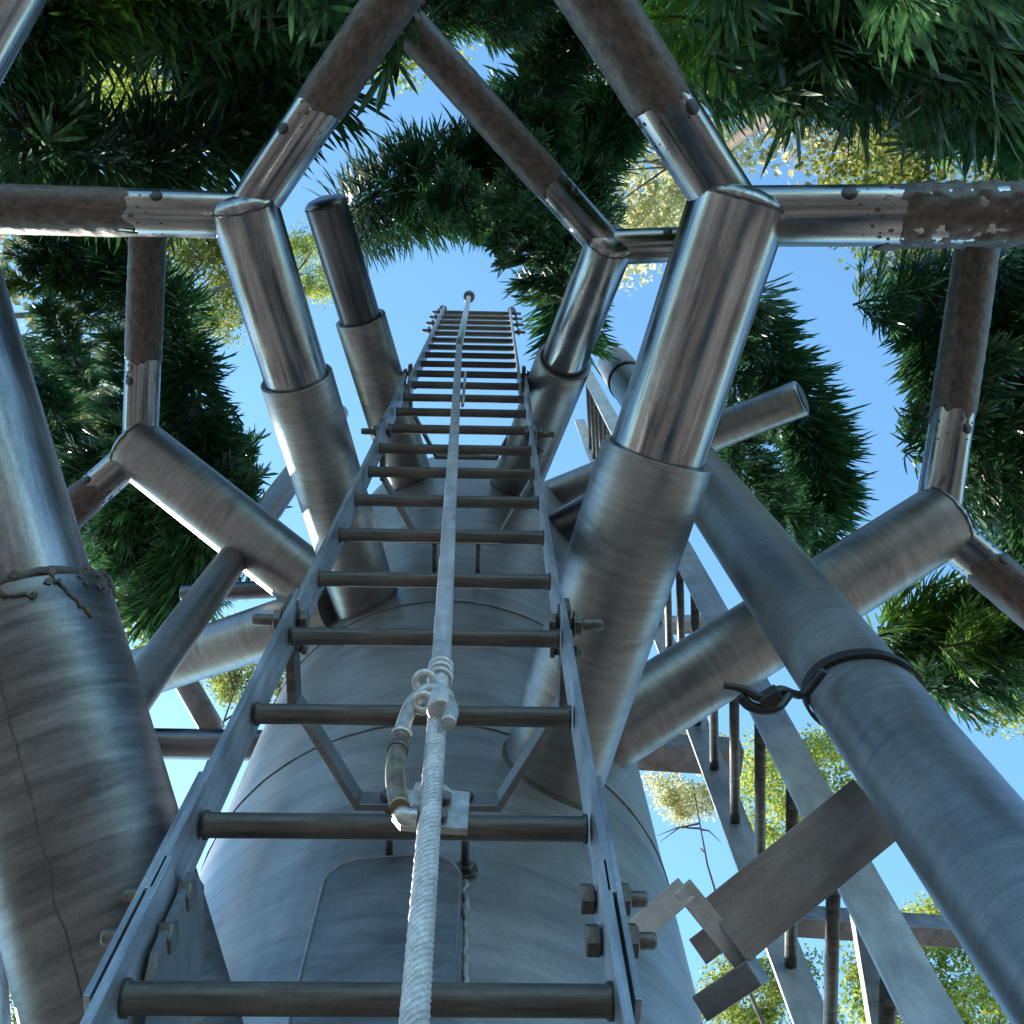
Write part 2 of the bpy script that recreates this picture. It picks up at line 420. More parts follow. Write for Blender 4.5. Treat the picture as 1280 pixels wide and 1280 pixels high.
# second branch right of ladder top
a_ = on_mast(643, 612); t_ = P(763, 300, 3.25)
f = frac_at(a_, t_, 450)
socket(a_, lerp(a_, t_, f), RS)
steel_branch(a_, t_, RT, [(P(500, 20, 3.05), RA, (722, 232), .27, .058), (P(935, 302, 3.27), RA, (833, 284), .85, .058)],
    'smaller forked branch tube between the ladder top and the large right branch', f - .12)
# dark one left of ladder top, no fork
a_ = on_mast(512, 600); t_ = P(407, 255, 3.85)
f = frac_at(a_, t_, 398)
socket(a_, lerp(a_, t_, f), RS)
steel_branch(a_, t_, RT, [], 'dark unforked tube standing in its socket left of the ladder top', f - .12, 'darktube')
# left middle branch
a_ = on_mast(400, 742); a_ = P(402, 742, 3.25); t_ = P(166, 556, 3.35)
rt, tE = steel_branch(a_, t_, RS * .98, [(P(186, 262, 3.3), RA, (147, 478), .36, .070), (P(30, 690, 3.25), RA, (105, 592), .42, .060)],
    'dull grey forked tube slanting up left from the mast to the left foliage', -.18, 'galv')
# right middle branch
a_ = P(800, 890, 2.62); t_ = P(1182, 648, 2.78)
rt, tF = steel_branch(a_, t_, RS * .98, [(P(1232, 240, 2.95), .058, (1213, 541), .30, .066), (P(1340, 800, 2.7), .058, (1252, 692), .36, .062)],
    'grey forked tube crossing behind the long right pole towards the right foliage', -.15, 'galv')
# left foreground
a_ = P(150, 1215, 1.10); t_ = P(-118, 230, 1.42)
d_ = (t_ - a_); b0 = a_ - d_ * .32
f = frac_at(a_, t_, 765)
so = tube_part('branch_socket', b0, lerp(a_, t_, f), RS * 1.02, 'galv_dark', mast, 72, .012, .2)
so['label'] = 'thick foreground socket at the left edge with a cracked rim'
rt, tG = steel_branch(a_, t_, RT * 1.07, [(P(70, -85, 1.5), .032, None, 1, None)], 'huge near branch tube at the left edge of the view, worn bright steel', f - .1, 'worn')
weld_ring(lerp(a_, t_, f) + d_.normalized() * .004, d_, RS * .97, so, .006)
# peeling sealant seam running down the near socket
for (x0, y0, x1, y1, amp, rr) in ((38, 700, 118, 1290, 9, .0010),):
    mb = MB(); pts = []
    ax_a, ax_b = b0, t_; dd = d_.normalized()
    for k in range(60):
        u = k / 59; c = lerp(lerp(a_, t_, f), b0, u * .98) ; v = CAM - c; v = (v - dd * v.dot(dd)).normalized(); x = dd.cross(v)
        an = -.38 + .08 * noise.noise(Vector((k * .35, 1, 0)))
        pts.append(c + (v * math.cos(an) + x * math.sin(an)) * (RS * 1.02))
    mb.path(pts, [rr * (1 + 1.2 * noise.noise(Vector((k * .6, 9, 0)))) for k in range(60)], 6)
    part('seam_weld', mb, 'weld', so, mat_of(b0, d_))
# flakes of peeled coating round its rim
mb = MB(); rim = lerp(a_, t_, f); x, y, z = frame(d_)
for k in range(90):
    an = random.random() * 2 * math.pi; s_ = random.uniform(.0015, .006); c = rim + (x * math.cos(an) + y * math.sin(an)) * (RS * 1.025) - z * random.uniform(-.012, .02)
    nrm = (x * math.cos(an) + y * math.sin(an)); tt = z.cross(nrm)
    pts = [c + (tt * math.cos(q) + z * math.sin(q)) * s_ * random.uniform(.5, 1.2) for q in [j * math.pi / 3 for j in range(6)]]
    mb.prism(pts, .0012, nrm)
for cks in range(9):
    an = -2.4 + cks * .55; c_ax = random.uniform(-.02, .01); pts = []
    for k in range(16):
        c_ax += random.uniform(-.002, .010) if cks % 2 else random.uniform(-.004, .004); an += random.uniform(.0, .07)
        pts.append(rim + (x * math.cos(an) + y * math.sin(an)) * (RS * 1.022) - z * c_ax)
    mb.path(pts, [random.uniform(.0008, .004) for _ in pts], 5)
part('coating_flakes', mb, 'bark', so, mat_of(rim, d_))['kind'] = 'stuff'

# capped stub pointing right behind the long pole
def stub(a, b, r, mt='darktube', label=None):
    d = b - a; mb = MB(); L = d.length
    mb.lathe([(0, r)] + [(L * k / 6, r) for k in range(1, 6)] + [(L - .012, r), (L - .003, r * .96), (L, r * .88)], 40, a, d)
    o = part('stub_tube', mb, mt, mast, mat_of(a, d))
    if label: o['label'] = label
    mb = MB(); mb.lathe([(0, r * .8), (.004, r * .8), (.006, r * .7)], 32, b, d)
    part('end_cap', mb, 'rubber', o, mat_of(b, d))
    return o
stub(P(640, 640, 4.9), P(1003, 497, 4.3), .078, 'galv', 'grey capped stub tube pointing up right')
stub(P(655, 690, 4.3), P(805, 606, 4.1), .085, 'darktube')
# brace from the mast to the left pole, with an oval flange
br = tube_part('brace_tube', P(420, 760, 3.15), P(165, 845, 3.55), .085, 'galv', mast, 40, .01)
tube_part('cross_tube', P(230, 742, 3.7), P(370, 735, 3.6), .032, 'darktube', br, 24)

# ------------------------------------------------------------ ladder
LX0, LX1, LY = -.094 - .205, -.094 + .205, .645
def rowz(py, Y, px=560):                       # height at which a point Y away shows in row py
    return PY(px, py, Y).z
rows = [1250, 1030, 889, 793, 718, 664, 624, 590, 561, 537, 517, 501, 485]
zs = [rowz(r_, LY) for r_ in rows]
import statistics
step = (zs[9] - zs[0]) / 9; z00 = zs[0]
zs = [z00 + step * k for k in range(-4, 23)]
def lcx(z): return -.094 + .004 * math.sin(z * 1.3)
top_z = zs[-1] + .06
ladder = thing('ladder', Vector((-.094, LY, zs[0] - .2)), 'long straight steel access ladder with dark rungs running up the mast', 'ladder')
for sx in (-1, 1):
    mb = MB(); pts = []
    cuts = [zs[0] - .2, rowz(1110, LY), rowz(778, LY), rowz(545, LY), rowz(488, LY), top_z]
    for k in range(len(cuts) - 1):
        za, zb = cuts[k], cuts[k + 1]; off = (.0, .004, -.001, .006, -.012)[k] * sx
        xx = -.094 + sx * (.205 + .004) + off
        mb.box(Vector((xx, LY, (za + zb) / 2)), .0045, .035, (zb - za) / 2 + (.05 if k % 2 else 0), bev=.0015)
    o = part('rail', mb, 'rail', ladder, Matrix.Translation((-.094 + sx * .209, LY, zs[0] - .2)))
    # overlapping splice plates with a slot
    for zc, hl in ((rowz(1120, LY), .17), (rowz(540, LY), .12), (rowz(488, LY), .16)):
        mb = MB(); mb.box(Vector((-.094 + sx * .2205, LY - .006, zc)), .003, .026, hl, bev=.001)
        part('splice_plate', mb, 'rail', o, Matrix.Translation((-.094 + sx * .2205, LY, zc)))
for z in zs:
    mb = MB(); a = Vector((-.094 - .2045, LY, z)); b = Vector((-.094 + .2045, LY, z))
    tw = .002 * random.uniform(-1, 1)
    mb.lathe([(0, .0158), (.004, .0158), (.006, .0135)] + [(.41 * k / 8, .0135) for k in range(1, 8)] + [(.403, .0135), (.405, .0158), (.409, .0158)], 20, a, b - a + Vector((0, 0, tw)))
    part('rung', mb, 'rung', ladder, Matrix.Translation(a))
def bolt(c, d, parent, r=.012, head=.010, shank=.05, nut_at=.018, nutr=None, plate=0):
    mb = MB(); mb.hexp(c - d * head, d, r, head)
    mb.lathe([(0, r * .52), (shank - .003, r * .52), (shank, r * .42)], 14, c, d)
    mb.lathe([(nut_at - .003, r * 1.15), (nut_at, r * 1.15)], 20, c, d)
    mb.hexp(c + d * nut_at, d, nutr or r, .011)
    return part('bolt', mb, 'bolt', parent, mat_of(c, d))
# stand-offs that hold the ladder off the mast
YF = MC.y - MR
for (py, full) in ((778, 1), (541, 1), (468, 0), (1640, 1)):
    z = rowz(py, LY)
    xl, xr = -.094 - .2175, -.094 + .2175
    Y1, Y2 = LY + .135, LY + .325
    inner = .125
    so_ = None
    lp = MB(); mb = MB()
    path = [Vector((xl, LY - .02, z)), Vector((xl, Y1, z)), Vector((xl + .10, Y2, z)), Vector((xr - .10, Y2, z)), Vector((xr, Y1, z)), Vector((xr, LY - .02, z))]
    hw, ht = .021, .006
    up = Vector((0, 0, 1))
    for k in range(1, 4):
        A, B = path[k], path[k + 1]; dd = (B - A).normalized(); nn = up.cross(dd)
        mb.box((A + B) / 2, (B - A).length / 2 + .0035, ht, hw - .0004 * k, dd, nn, up, bev=.001)
    so_ = part('standoff', mb, 'galv' if full else 'bolt', ladder, Matrix.Translation(((xl + xr) / 2, LY, z)))
    for sx in (-1, 1):
        lp = MB(); xx = xl if sx < 0 else xr
        lp.box(Vector((xx, (LY - .03 + Y1) / 2, z)), .007, (Y1 - LY + .04) / 2, .026, bev=.002)
        part('leg_plate', lp, 'bolt', so_, Matrix.Translation((xx, LY, z)))
        bolt(Vector((-.094 + sx * .203, LY + .0, z)), Vector((sx, 0, 0)), so_, .018, .012, .075, .030)
        bolt(Vector((-.094 + sx * .203, LY + .05, z + .004)), Vector((sx, 0, 0)), so_, .011, .008, .045, .026)
    for dx in ((-.068, .062) if full else ()):
        yf = MC.y - math.sqrt(MR ** 2 - (-.094 + dx - MC.x) ** 2)
        mb = MB(); mb.lathe([(0, .007), (yf - Y2 + .012, .007)], 14, Vector((-.094 + dx, Y2 - .01, z)), Vector((0, 1, 0)))
        mb.hexp(Vector((-.094 + dx, Y2 - .016, z)), Vector((0, 1, 0)), .013, .010)
        mb.hexp(Vector((-.094 + dx, yf - .016, z)), Vector((0, 1, 0)), .015, .012)
        mb.lathe([(yf - Y2 + .004, .022), (yf - Y2 + .009, .022)], 20, Vector((-.094 + dx, Y2 - .01, z)), Vector((0, 1, 0)))
        part('stud', mb, 'bolt', so_, Matrix.Translation((-.094 + dx, Y2, z)))
# pairs of bolts through the lower splice
for (py, s_) in ((1120, 1.), (1172, 1.), (1092, .0)):
    if s_ == 0: continue
    z = rowz(py, LY + .01)
    for sx in (-1, 1):
        bolt(Vector((-.094 + sx * .2035, LY + .012, z)), Vector((sx, 0, 0)), ladder, .0155, .014, .052, .024, .0165)
for z in (top_z - .04, top_z - .32, top_z - .62, top_z - .95):
    for sx in (-1, 1): bolt(Vector((-.094 + sx * .2035, LY, z)), Vector((sx, 0, 0)), ladder, .016, .012, .06, .02, .02)
for sx in (-1, 1):
    mb = MB(); c = Vector((-.094 + sx * .209, LY, top_z - .02)); mb.lathe([(0, .008), (.12, .008), (.13, .022), (.16, .025), (.18, .015)], 16, c, Vector((0, 0, 1)))
    part('end_knob', mb, 'bolt', ladder, Matrix.Translation(c))
# gusset plates from the rails back to the mast
for sx, (p0, p1) in ((-1, (1150, 1300)), (1, (1150, 1300))):
    x = -.094 + sx * .196; z1 = rowz(1085, LY); z0 = rowz(1235, LY)
    yb = MC.y - math.sqrt(MR ** 2 - (x - MC.x) ** 2) + .01
    if sx > 0: continue
    pts = [Vector((x, LY + .0, z1 - .01)), Vector((x, LY + .034, z1 + .015)), Vector((x, yb, z1 - .10)), Vector((x, yb, z0 - .12)), Vector((x, LY + .034, z0 - .01)), Vector((x, LY, z0 + .04))]
    mb = MB(); mb.prism(pts, .004, Vector((1, 0, 0)))
    part('gusset_plate', mb, 'galv', ladder, Matrix.Translation((x, LY, z0)))

# ------------------------------------------------------------ fall arrest cable
ca = PY(514, 1330, .555); cb = PY(551, 838, .575)
cc_ = PY(574, 432, .60); ce = PY(586, 372, .64)
rope = thing('safety_cable', ca, 'pale twisted fall arrest cable running up in front of the ladder rungs', 'safety cable')
mb = MB(); L = (cb - ca).length; d = (cb - ca).normalized(); x, y, z = frame(d); NS = 7; R0 = .0078; rs = .0037
for s_ in range(NS):
    pts = []; N = int(L / .0045)
    for k in range(N + 1):
        u = k / N * L; q = 2 * math.pi * (u / .052 + s_ / NS); pts.append(ca + d * u + (x * math.cos(q) + y * math.sin(q)) * R0)
    mb.path(pts, rs, 6)
mb.path([ca, cb], .0065, 8)
part('wire_rope', mb, 'rope', rope, mat_of(ca, d))
mb = MB(); d2 = (cc_ - cb).normalized()
x2 = Vector((1, 0, 0)); x2 = (x2 - d2 * x2.dot(d2)).normalized(); y2 = d2.cross(x2)
mb.box((cb + cc_) / 2, .0125, .009, (cc_ - cb).length / 2, x2, y2, d2, bev=.003)
part('guide_rail', mb, 'railtube', rope, mat_of(cb, d2))
mb = MB(); mb.path([cc_, lerp(cc_, ce, .5), ce], .016, 14)
part('guide_rail_end', mb, 'railtube', rope, mat_of(cc_, ce - cc_))
mb = MB(); mb.lathe([(0, .022), (.01, .038), (.09, .04), (.11, .03)], 20, ce, Vector((0, 0, 1)))
part('rail_head', mb, 'rung', rope, Matrix.Translation(ce))
c0 = P(*[*proj(lerp(cb, cc_, .55))]); c0 = lerp(cb, cc_, .62)
mb = MB(); mb.path([lerp(cb, cc_, .78) + Vector((.028, .004, 0)), lerp(cb, cc_, .58) + Vector((.020, .008, 0))], .005, 8)
part('guide_wire', mb, 'alu', rope, mat_of(c0, d2))
mb = MB()
for u in (0, .018, .034): mb.lathe([(0, .014), (.003, .0165), (.010, .0165), (.013, .014)], 20, cb + d * (u - .03), d)
part('ferrule', mb, 'alu', rope, mat_of(cb, d))

# rope grab with its karabiner
yy = .562
def Q(px, py, dy=0): return PY(px, py, yy + dy)
grab = thing('rope_grab', Q(540, 1010), 'worn aluminium rope grab with a karabiner hooked round the pale cable', 'rope grab')
mb = MB()
pts = [Q(495, 990, .02), Q(516, 992, .02), Q(520, 982, .02), Q(556, 984, .02), Q(564, 992, .02), Q(587, 994, .02), Q(584, 1040, .02), Q(530, 1037, .02), Q(500, 1034, .02), Q(490, 1022, .02)]
nrm = (pts[3] - pts[0]).cross(pts[7] - pts[0]).normalized()
mb.prism(pts, .004, nrm)
part('body_plate', mb, 'alu', grab, Matrix.Translation(pts[0]))
for (x_, y_) in ((520, 1018), (551, 1022), (556, 1000)):
    mb = MB(); mb.lathe([(0, .007), (.006, .007), (.008, .005)], 14, Q(x_, y_, .013), Vector((0, -1, -.3)))
    part('rivet', mb, 'bolt', grab, Matrix.Translation(Q(x_, y_)))
def smooth(pp, n=6):
    out = []
    for i in range(len(pp) - 1):
        p0 = pp[max(i - 1, 0)]; p1 = pp[i]; p2 = pp[i + 1]; p3 = pp[min(i + 2, len(pp) - 1)]
        for k in range(n):
            t = k / n; out.append(.5 * ((2 * p1) + (p2 - p0) * t + (2 * p0 - 5 * p1 + 4 * p2 - p3) * t * t + (3 * p1 - p0 - 3 * p2 + p3) * t ** 3))
    out.append(pp[-1]); return out
hook = smooth([Q(560, 905, -.012), Q(563, 885, -.012), Q(548, 862, -.012), Q(528, 866, -.006), Q(514, 882, 0), Q(505, 905, 0), Q(497, 935, .0), Q(495, 965, .0), Q(497, 990, .0), Q(503, 1018, .0), Q(520, 1022, .002)])
mb = MB(); mb.path(hook, .0088, 12); part('karabiner', mb, 'alu', grab, Matrix.Translation(hook[0]))
gate = smooth([Q(514, 886, -.006), Q(504, 912, -.006), Q(496, 945, -.006), Q(494, 975, -.006), Q(500, 1010, -.006)])
mb = MB(); mb.path(gate[7:], .0100, 12); part('gate', mb, 'gold', grab, Matrix.Translation(gate[0]))
for (u0, rr, mt) in ((10, .0112, 'bolt'), (7, .0116, 'alu')):
    mb = MB(); mb.path(gate[u0:u0 + 2], rr, 14); part('locking_sleeve', mb, mt, grab, Matrix.Translation(gate[u0]))
for (x_, y_, r_) in ((531, 852, .015), (529, 878, .0135)):
    mb = MB(); c = Q(x_, y_, -.008); n_ = (CAM - c).normalized(); xx_, yy_, zz_ = frame(n_)
    mb.path([c + (xx_ * math.cos(q) + yy_ * math.sin(q)) * r_ * .72 for q in [k * math.pi / 10 for k in range(20)]], .0052, 8, True)
    part('shackle_eye', mb, 'alu', grab, Matrix.Translation(c))
mb = MB(); c = Q(551, 880, -.008)
mb.lathe([(-.02, .013), (-.016, .0155), (.016, .0155), (.02, .013)], 20, c, d)
part('collar', mb, 'rope', grab, mat_of(c, d))

# ------------------------------------------------------------ long poles
def vertical_pole(px, py, z, r, top, label, tilt=(0, 0), name='steel_pole', n=64):
    c = P(px, py, z); base = Vector((c.x - tilt[0] * c.z, c.y - tilt[1] * c.z, 0)); tp = Vector((base.x + tilt[0] * top, base.y + tilt[1] * top, top))
    root = thing(name, base, label, 'pole', None)
    mb = MB(); N = 24
    mb.lathe([(0, r)] + [((tp - base).length * k / N, r) for k in range(1, N)] + [((tp - base).length, r)], n, base, tp - base)
    part('shaft', mb, 'galv', root, mat_of(base, tp - base))
    return root, base, tp
pc = P(1078, 868, 1.62)
pole, pb, pt = vertical_pole(1078, 868, 1.62, .078, 6.2, 'long grey steel pole crossing the right side with a black cable tie round it', (-.012, -.012))
pd = (pt - pb).normalized()
def onpole(z): return pb + pd * (z / pd.z)
zt = pc.z
# sleeve seam at the far end of the pole
mb = MB(); mb.lathe([(0, .083), (.05, .083)], 40, onpole(5.75), pd); part('collar', mb, 'rubber', pole, mat_of(onpole(5.75), pd))
# black cable tie
tie = thing('cable_tie', onpole(zt), 'black plastic cable tie wrapped round the long right pole', 'cable tie')
mb = MB(); x, y, z = frame(pd, Vector((0, 1, 0))); pts = []
ct = onpole(zt)
leftv = (Vector((-1, 0, 0)) - pd * (-pd.x)).normalized()
for k in range(49):
    q = 2 * math.pi * k / 48
    pts.append(ct + (x * math.cos(q) + y * math.sin(q)) * .0815 + pd * (.036 * math.cos(q - 2.3) + .004 * noise.noise(Vector((k * .2, 0, 0)))))
i0 = len(mb.v)
for k, p_ in enumerate(pts):
    rad = (p_ - ct); rad = (rad - pd * rad.dot(pd)).normalized()
    for (a, b) in ((-.0015, -.010), (.004, -.010), (.004, .010), (-.0015, .010)): mb.v.append(p_ + rad * a + pd * b)
for k in range(48):
    for j in range(4): mb.f.append((i0 + k * 4 + j, i0 + (k + 1) * 4 + j, i0 + (k + 1) * 4 + (j + 1) % 4, i0 + k * 4 + (j + 1) % 4)); mb.sm.append(False)
part('strap', mb, 'rubber', tie, Matrix.Translation(ct))
zc = proj(onpole(zt))[2]
t0 = P(1004, 868, 1.56); t1 = P(952, 872, 1.50)
tl = smooth([P(1030, 838, 1.545), t0, P(975, 862, 1.52), t1, P(930, 862, 1.5), P(905, 857, 1.5)])
mb = MB(); mb.path(tl, [.0065] * (len(tl) - 6) + [.0055] * 6, 8); part('tail', mb, 'rubber', tie, Matrix.Translation(t0))
tl = smooth([P(985, 868, 1.53), P(968, 886, 1.5), P(940, 884, 1.5), P(925, 870, 1.5)])
mb = MB(); mb.path(tl, .008, 8)
mb.box(P(962, 872, 1.5), .016, .011, .010, X=(P(1000, 850, 1.5) - P(950, 880, 1.5)).normalized(), Y=Vector((0, 0, 1)), Z=(P(1000, 850, 1.5) - P(950, 880, 1.5)).normalized().cross(Vector((0, 0, 1))), bev=.003)
part('buckle', mb, 'rubber', tie, Matrix.Translation(t1))

# flat bracket between that pole and the mast
brk = thing('pole_bracket', P(900, 1150, 1.6), 'flat dark steel bracket with slotted end joining the long right pole to the mast', 'bracket')
def strip(pp, wpx, thick, name, mt, z=None):
    """flat bar through picture points pp=[(x,y,depth)], wpx wide in metres"""
    a = P(*pp[0]); b = P(*pp[-1]); d = (b - a).normalized(); v = CAM - (a + b) / 2; v = (v - d * v.dot(d)).normalized(); s_ = d.cross(v)
    mb = MB(); mb.box((a + b) / 2, (b - a).length / 2, wpx / 2, thick / 2, d, s_, v, bev=.0015)
    return part(name, mb, mt, brk, mat_of(a, d))
strip([(1095, 1010, 1.70), (905, 1165, 1.66)], .112, .034, 'box_arm', 'arm')
strip([(925, 1150, 1.668), (872, 1190, 1.668)], .045, .009, 'tongue', 'arm')
strip([(853, 1108, 1.655), (945, 1222, 1.655)], .034, .010, 'cross_strap', 'strip')
strip([(858, 1110, 1.66), (795, 1165, 1.64)], .040, .010, 'angled_strap', 'strip')
a = P(948, 1212, 1.62); b = P(880, 1258, 1.66); dd = (b - a).normalized()
mb = MB(); v = (CAM - a).normalized(); v = (v - dd * v.dot(dd)).normalized()
mb.box((a + b) / 2, (b - a).length / 2, .021, .02, dd, dd.cross(v), v, bev=.003)
part('lug', mb, 'plate', brk, mat_of(a, dd))
# left far pole
vertical_pole(232, 780, 2.75, .048, 7.0, 'thinner grey pole standing beyond the left branch tubes', n=40)

# dark cross tubes at left
xb = thing('cross_tube', P(225, 930, 4.0), 'dark horizontal tube with a diagonal strut behind the left ladder rail', 'steel tube')
tube_part('beam', P(120, 928, 4.0), P(340, 932, 3.9), .058, 'darktube', xb, 30)
tube_part('strut', P(225, 840, 4.05), P(268, 915, 3.98), .045, 'plate', xb, 30)

# ------------------------------------------------------------ second ladder beyond the right pole
pa, pb_ = (950, 872), (950, 1110)             # a rung's two ends in the picture
ra, rb_ = rayw(*pa), rayw(*pb_)
na, nb = ra / ra.z, rb_ / rb_.z
h2 = .62 / (na - nb).length                   # height above the eye at which that rung is 0.40 m
A2, B2 = CAM + na * h2, CAM + nb * h2
A2.z = B2.z = 0
ld2 = thing('ladder', Vector(((A2.x + B2.x) / 2, (A2.y + B2.y) / 2, 0)), 'second ladder with flat pale rails and dark rungs beyond the long right pole', 'ladder')
axd = (B2 - A2).normalized(); sidev = Vector((0, 0, 1)).cross(axd)
for Q_ in (A2, B2):
    mb = MB(); mb.box(Q_ + Vector((0, 0, 5.5)), .007, .046, 5.5, axd, sidev, bev=.001)
    part('rail', mb, 'strip', ld2, Matrix.Translation(Q_))
base_rung = CAM.z + h2
for k in range(-13, 18):
    z = base_rung + k * .33
    if z < .3 or z > 10.8: continue
    mb = MB(); mb.lathe([(0, .016), (.62, .016)], 14, A2 + Vector((0, 0, z)), axd)
    part('rung', mb, 'rung', ld2, Matrix.Translation(A2 + Vector((0, 0, z))))
print('ladder2', h2, A2, B2)

# far frame members on the right and lower left
def beam(a, b, hw, hh, mt, label, cat='steel beam'):
    d = (b - a).normalized(); root = None
    mb = MB(); x, y, z = frame(d); mb.box((a + b) / 2, hw, hh, (b - a).length / 2, x, y, z, bev=.004)
    o = part('steel_beam', mb, mt, None, mat_of(a, d)); tag(o, label, cat); return o
beam(P(790, 938, 5.2), P(925, 946, 5.2), .07, .07, 'plate', 'short brown steel beam between the mast and the second ladder')
beam(P(985, 1150, 4.6), P(1290, 1172, 4.9), .05, .05, 'plate', 'long brownish beam crossing low behind the second ladder')
beam(P(700, 790, 5.6), P(900, 778, 5.6), .04, .04, 'rail', 'thin pale beam behind the lower right branch tube')
beam(P(1060, 1060, 4.3), P(1105, 1330, 3.6), .03, .03, 'plate', 'upright brown post low down right of the second ladder')
beam(P(975, 1160, 5.5), P(1090, 1420, 4.4), .035, .02, 'rail', 'slim pale strut low down left of the second ladder')
fr = thing('guard_rail', P(10, 1200, 3.0), 'pale steel frame corner peeping past the near tube at the lower left', 'guard rail')
tube_part('upright', P(-8, 1080, 3.4), P(8, 1360, 2.8), .022, 'rail', fr, 20)
tube_part('crossbar', P(-60, 1208, 3.1), P(70, 1222, 3.1), .03, 'rail', fr, 20)
tube_part('brace', P(-40, 1090, 3.4), P(40, 1150, 3.2), .03, 'rail', fr, 20)

# ------------------------------------------------------------ artificial pine boughs
def blade(mb, p, d, up, L, w_, curl):
    """one needle blade: narrow, bent, pointed: three quads worth of faces"""
    s_ = d.cross(up)
    if s_.length < 1e-4: s_ = Vector((1, 0, 0))
    s_.normalize(); i = len(mb.v)
    p1 = p + d * L * .45 + up * curl * L * .25; p2 = p + d * L * .8 + up * curl * L * .75 ; p3 = p + d * L + up * curl * L * 1.15
    mb.v += [p - s_ * w_ * .5, p + s_ * w_ * .5, p1 - s_ * w_, p1 + s_ * w_, p2 - s_ * w_ * .8, p2 + s_ * w_ * .8, p3]
    mb.f += [(i, i + 1, i + 3, i + 2), (i + 2, i + 3, i + 5, i + 4), (i + 4, i + 5, i + 6)]; mb.sm += [True] * 3
def rnd_unit():
    while 1:
        v = Vector((random.uniform(-1, 1), random.uniform(-1, 1), random.uniform(-1, 1)))
        if .1 < v.length < 1: return v.normalized()
def bough_mesh(seed, L, ntw, twl, nb, bl, bw):
    """stem along local +Y drooping, bottle-brush twigs both sides. returns (stem, needles)"""
    random.seed(seed); st = MB(); nd = MB()
    def sp(t): return Vector((.03 * math.sin(t * 4 + seed), L * t, -.16 * L * t * t))
    st.path([sp(k / 8) for k in range(9)], [.009 * (1 - .7 * k / 8) for k in range(9)], 6)
    for k in range(ntw):
        t = (k + random.random() * .6) / ntw; o = sp(t); sgn = 1 if k % 2 else -1
        a = R(random.uniform(30, 70)) ; l = twl * (1 - .45 * t) * random.uniform(.7, 1.15)
        dv = Vector((math.sin(a) * sgn, math.cos(a), random.uniform(-.75, .35))).normalized()
        tip = o + dv * l + Vector((0, 0, -.25 * l))
        mid = o + dv * l * .5
        st.path([o, mid, tip], [.004, .003, .0015], 4)
        for j in range(nb):
            u = (j + random.random()) / nb; q = o.lerp(mid, u * 2) if u < .5 else mid.lerp(tip, u * 2 - 1)
            x, y, z = frame(dv); an = random.random() * 2 * math.pi; sp_ = random.uniform(.5, 1.15)
            rd = x * math.cos(an) + y * math.sin(an)
            bd = (dv * math.cos(sp_) + rd * math.sin(sp_)).normalized()
            blade(nd, q, bd, (rd * -.5 + Vector((0, 0, -1)) * .6 + dv * .3).normalized(), bl * random.uniform(.65, 1.15), bw * random.uniform(.7, 1.2), random.uniform(.0, .5))
    for j in range(int(nb * 1.5)):
        dv = rnd_unit(); dv.y = abs(dv.y) + .6; dv.normalize()
        blade(nd, sp(random.uniform(.75, 1)), dv, Vector((0, 0, -1)), bl, bw, .2)
    return st, nd
def asset(seed, L, ntw, twl, nb, bl, bw):
    st, nd = bough_mesh(seed, L, ntw, twl, nb, bl, bw)
    I = Matrix.Identity(4)
    return (st.mesh('stem', I, M['stem']), nd.mesh('needles', I, M['needle']))
BIG = [asset(20 + k, .62, 17, .26, 46, .15, .0072) for k in range(3)]       # long blades
FINE = [asset(40 + k, .66, 24, .25, 56, .10, .0058) for k in range(3)]     # short needles
LIT = []
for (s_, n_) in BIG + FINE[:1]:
    c = n_.copy(); c.materials.clear(); c.materials.append(M['needle_sunlit']); LIT.append((s_, c))
def inpoly(x, y, poly):
    c = False; j = len(poly) - 1
    for i in range(len(poly)):
        (xi, yi), (xj, yj) = poly[i], poly[j]
        if (yi > y) != (yj > y) and x < (xj - xi) * (y - yi) / (yj - yi) + xi: c = not c
        j = i
    return c
SUNLIT_GAPS = [[(125, 60), (225, 50), (240, 140), (150, 160)], [(-60, 370), (60, 350), (140, 400), (130, 530), (20, 540), (-60, 500)], [(0, 130), (60, 150), (40, 180), (-20, 170)],
    [(1015, 120), (1095, 130), (1100, 200), (1000, 200)], [(755, 150), (850, 160), (850, 270), (760, 260)], [(350, 265), (425, 280), (420, 400), (370, 360)],
    [(415, 290), (500, 310), (480, 370), (420, 380)], [(785, 320), (840, 320), (830, 410), (780, 400)], [(1180, 150), (1230, 140), (1240, 200), (1180, 200)],
    [(70, 290), (150, 290), (140, 360), (60, 350)], [(210, 330), (270, 360), (290, 420), (220, 400)]]
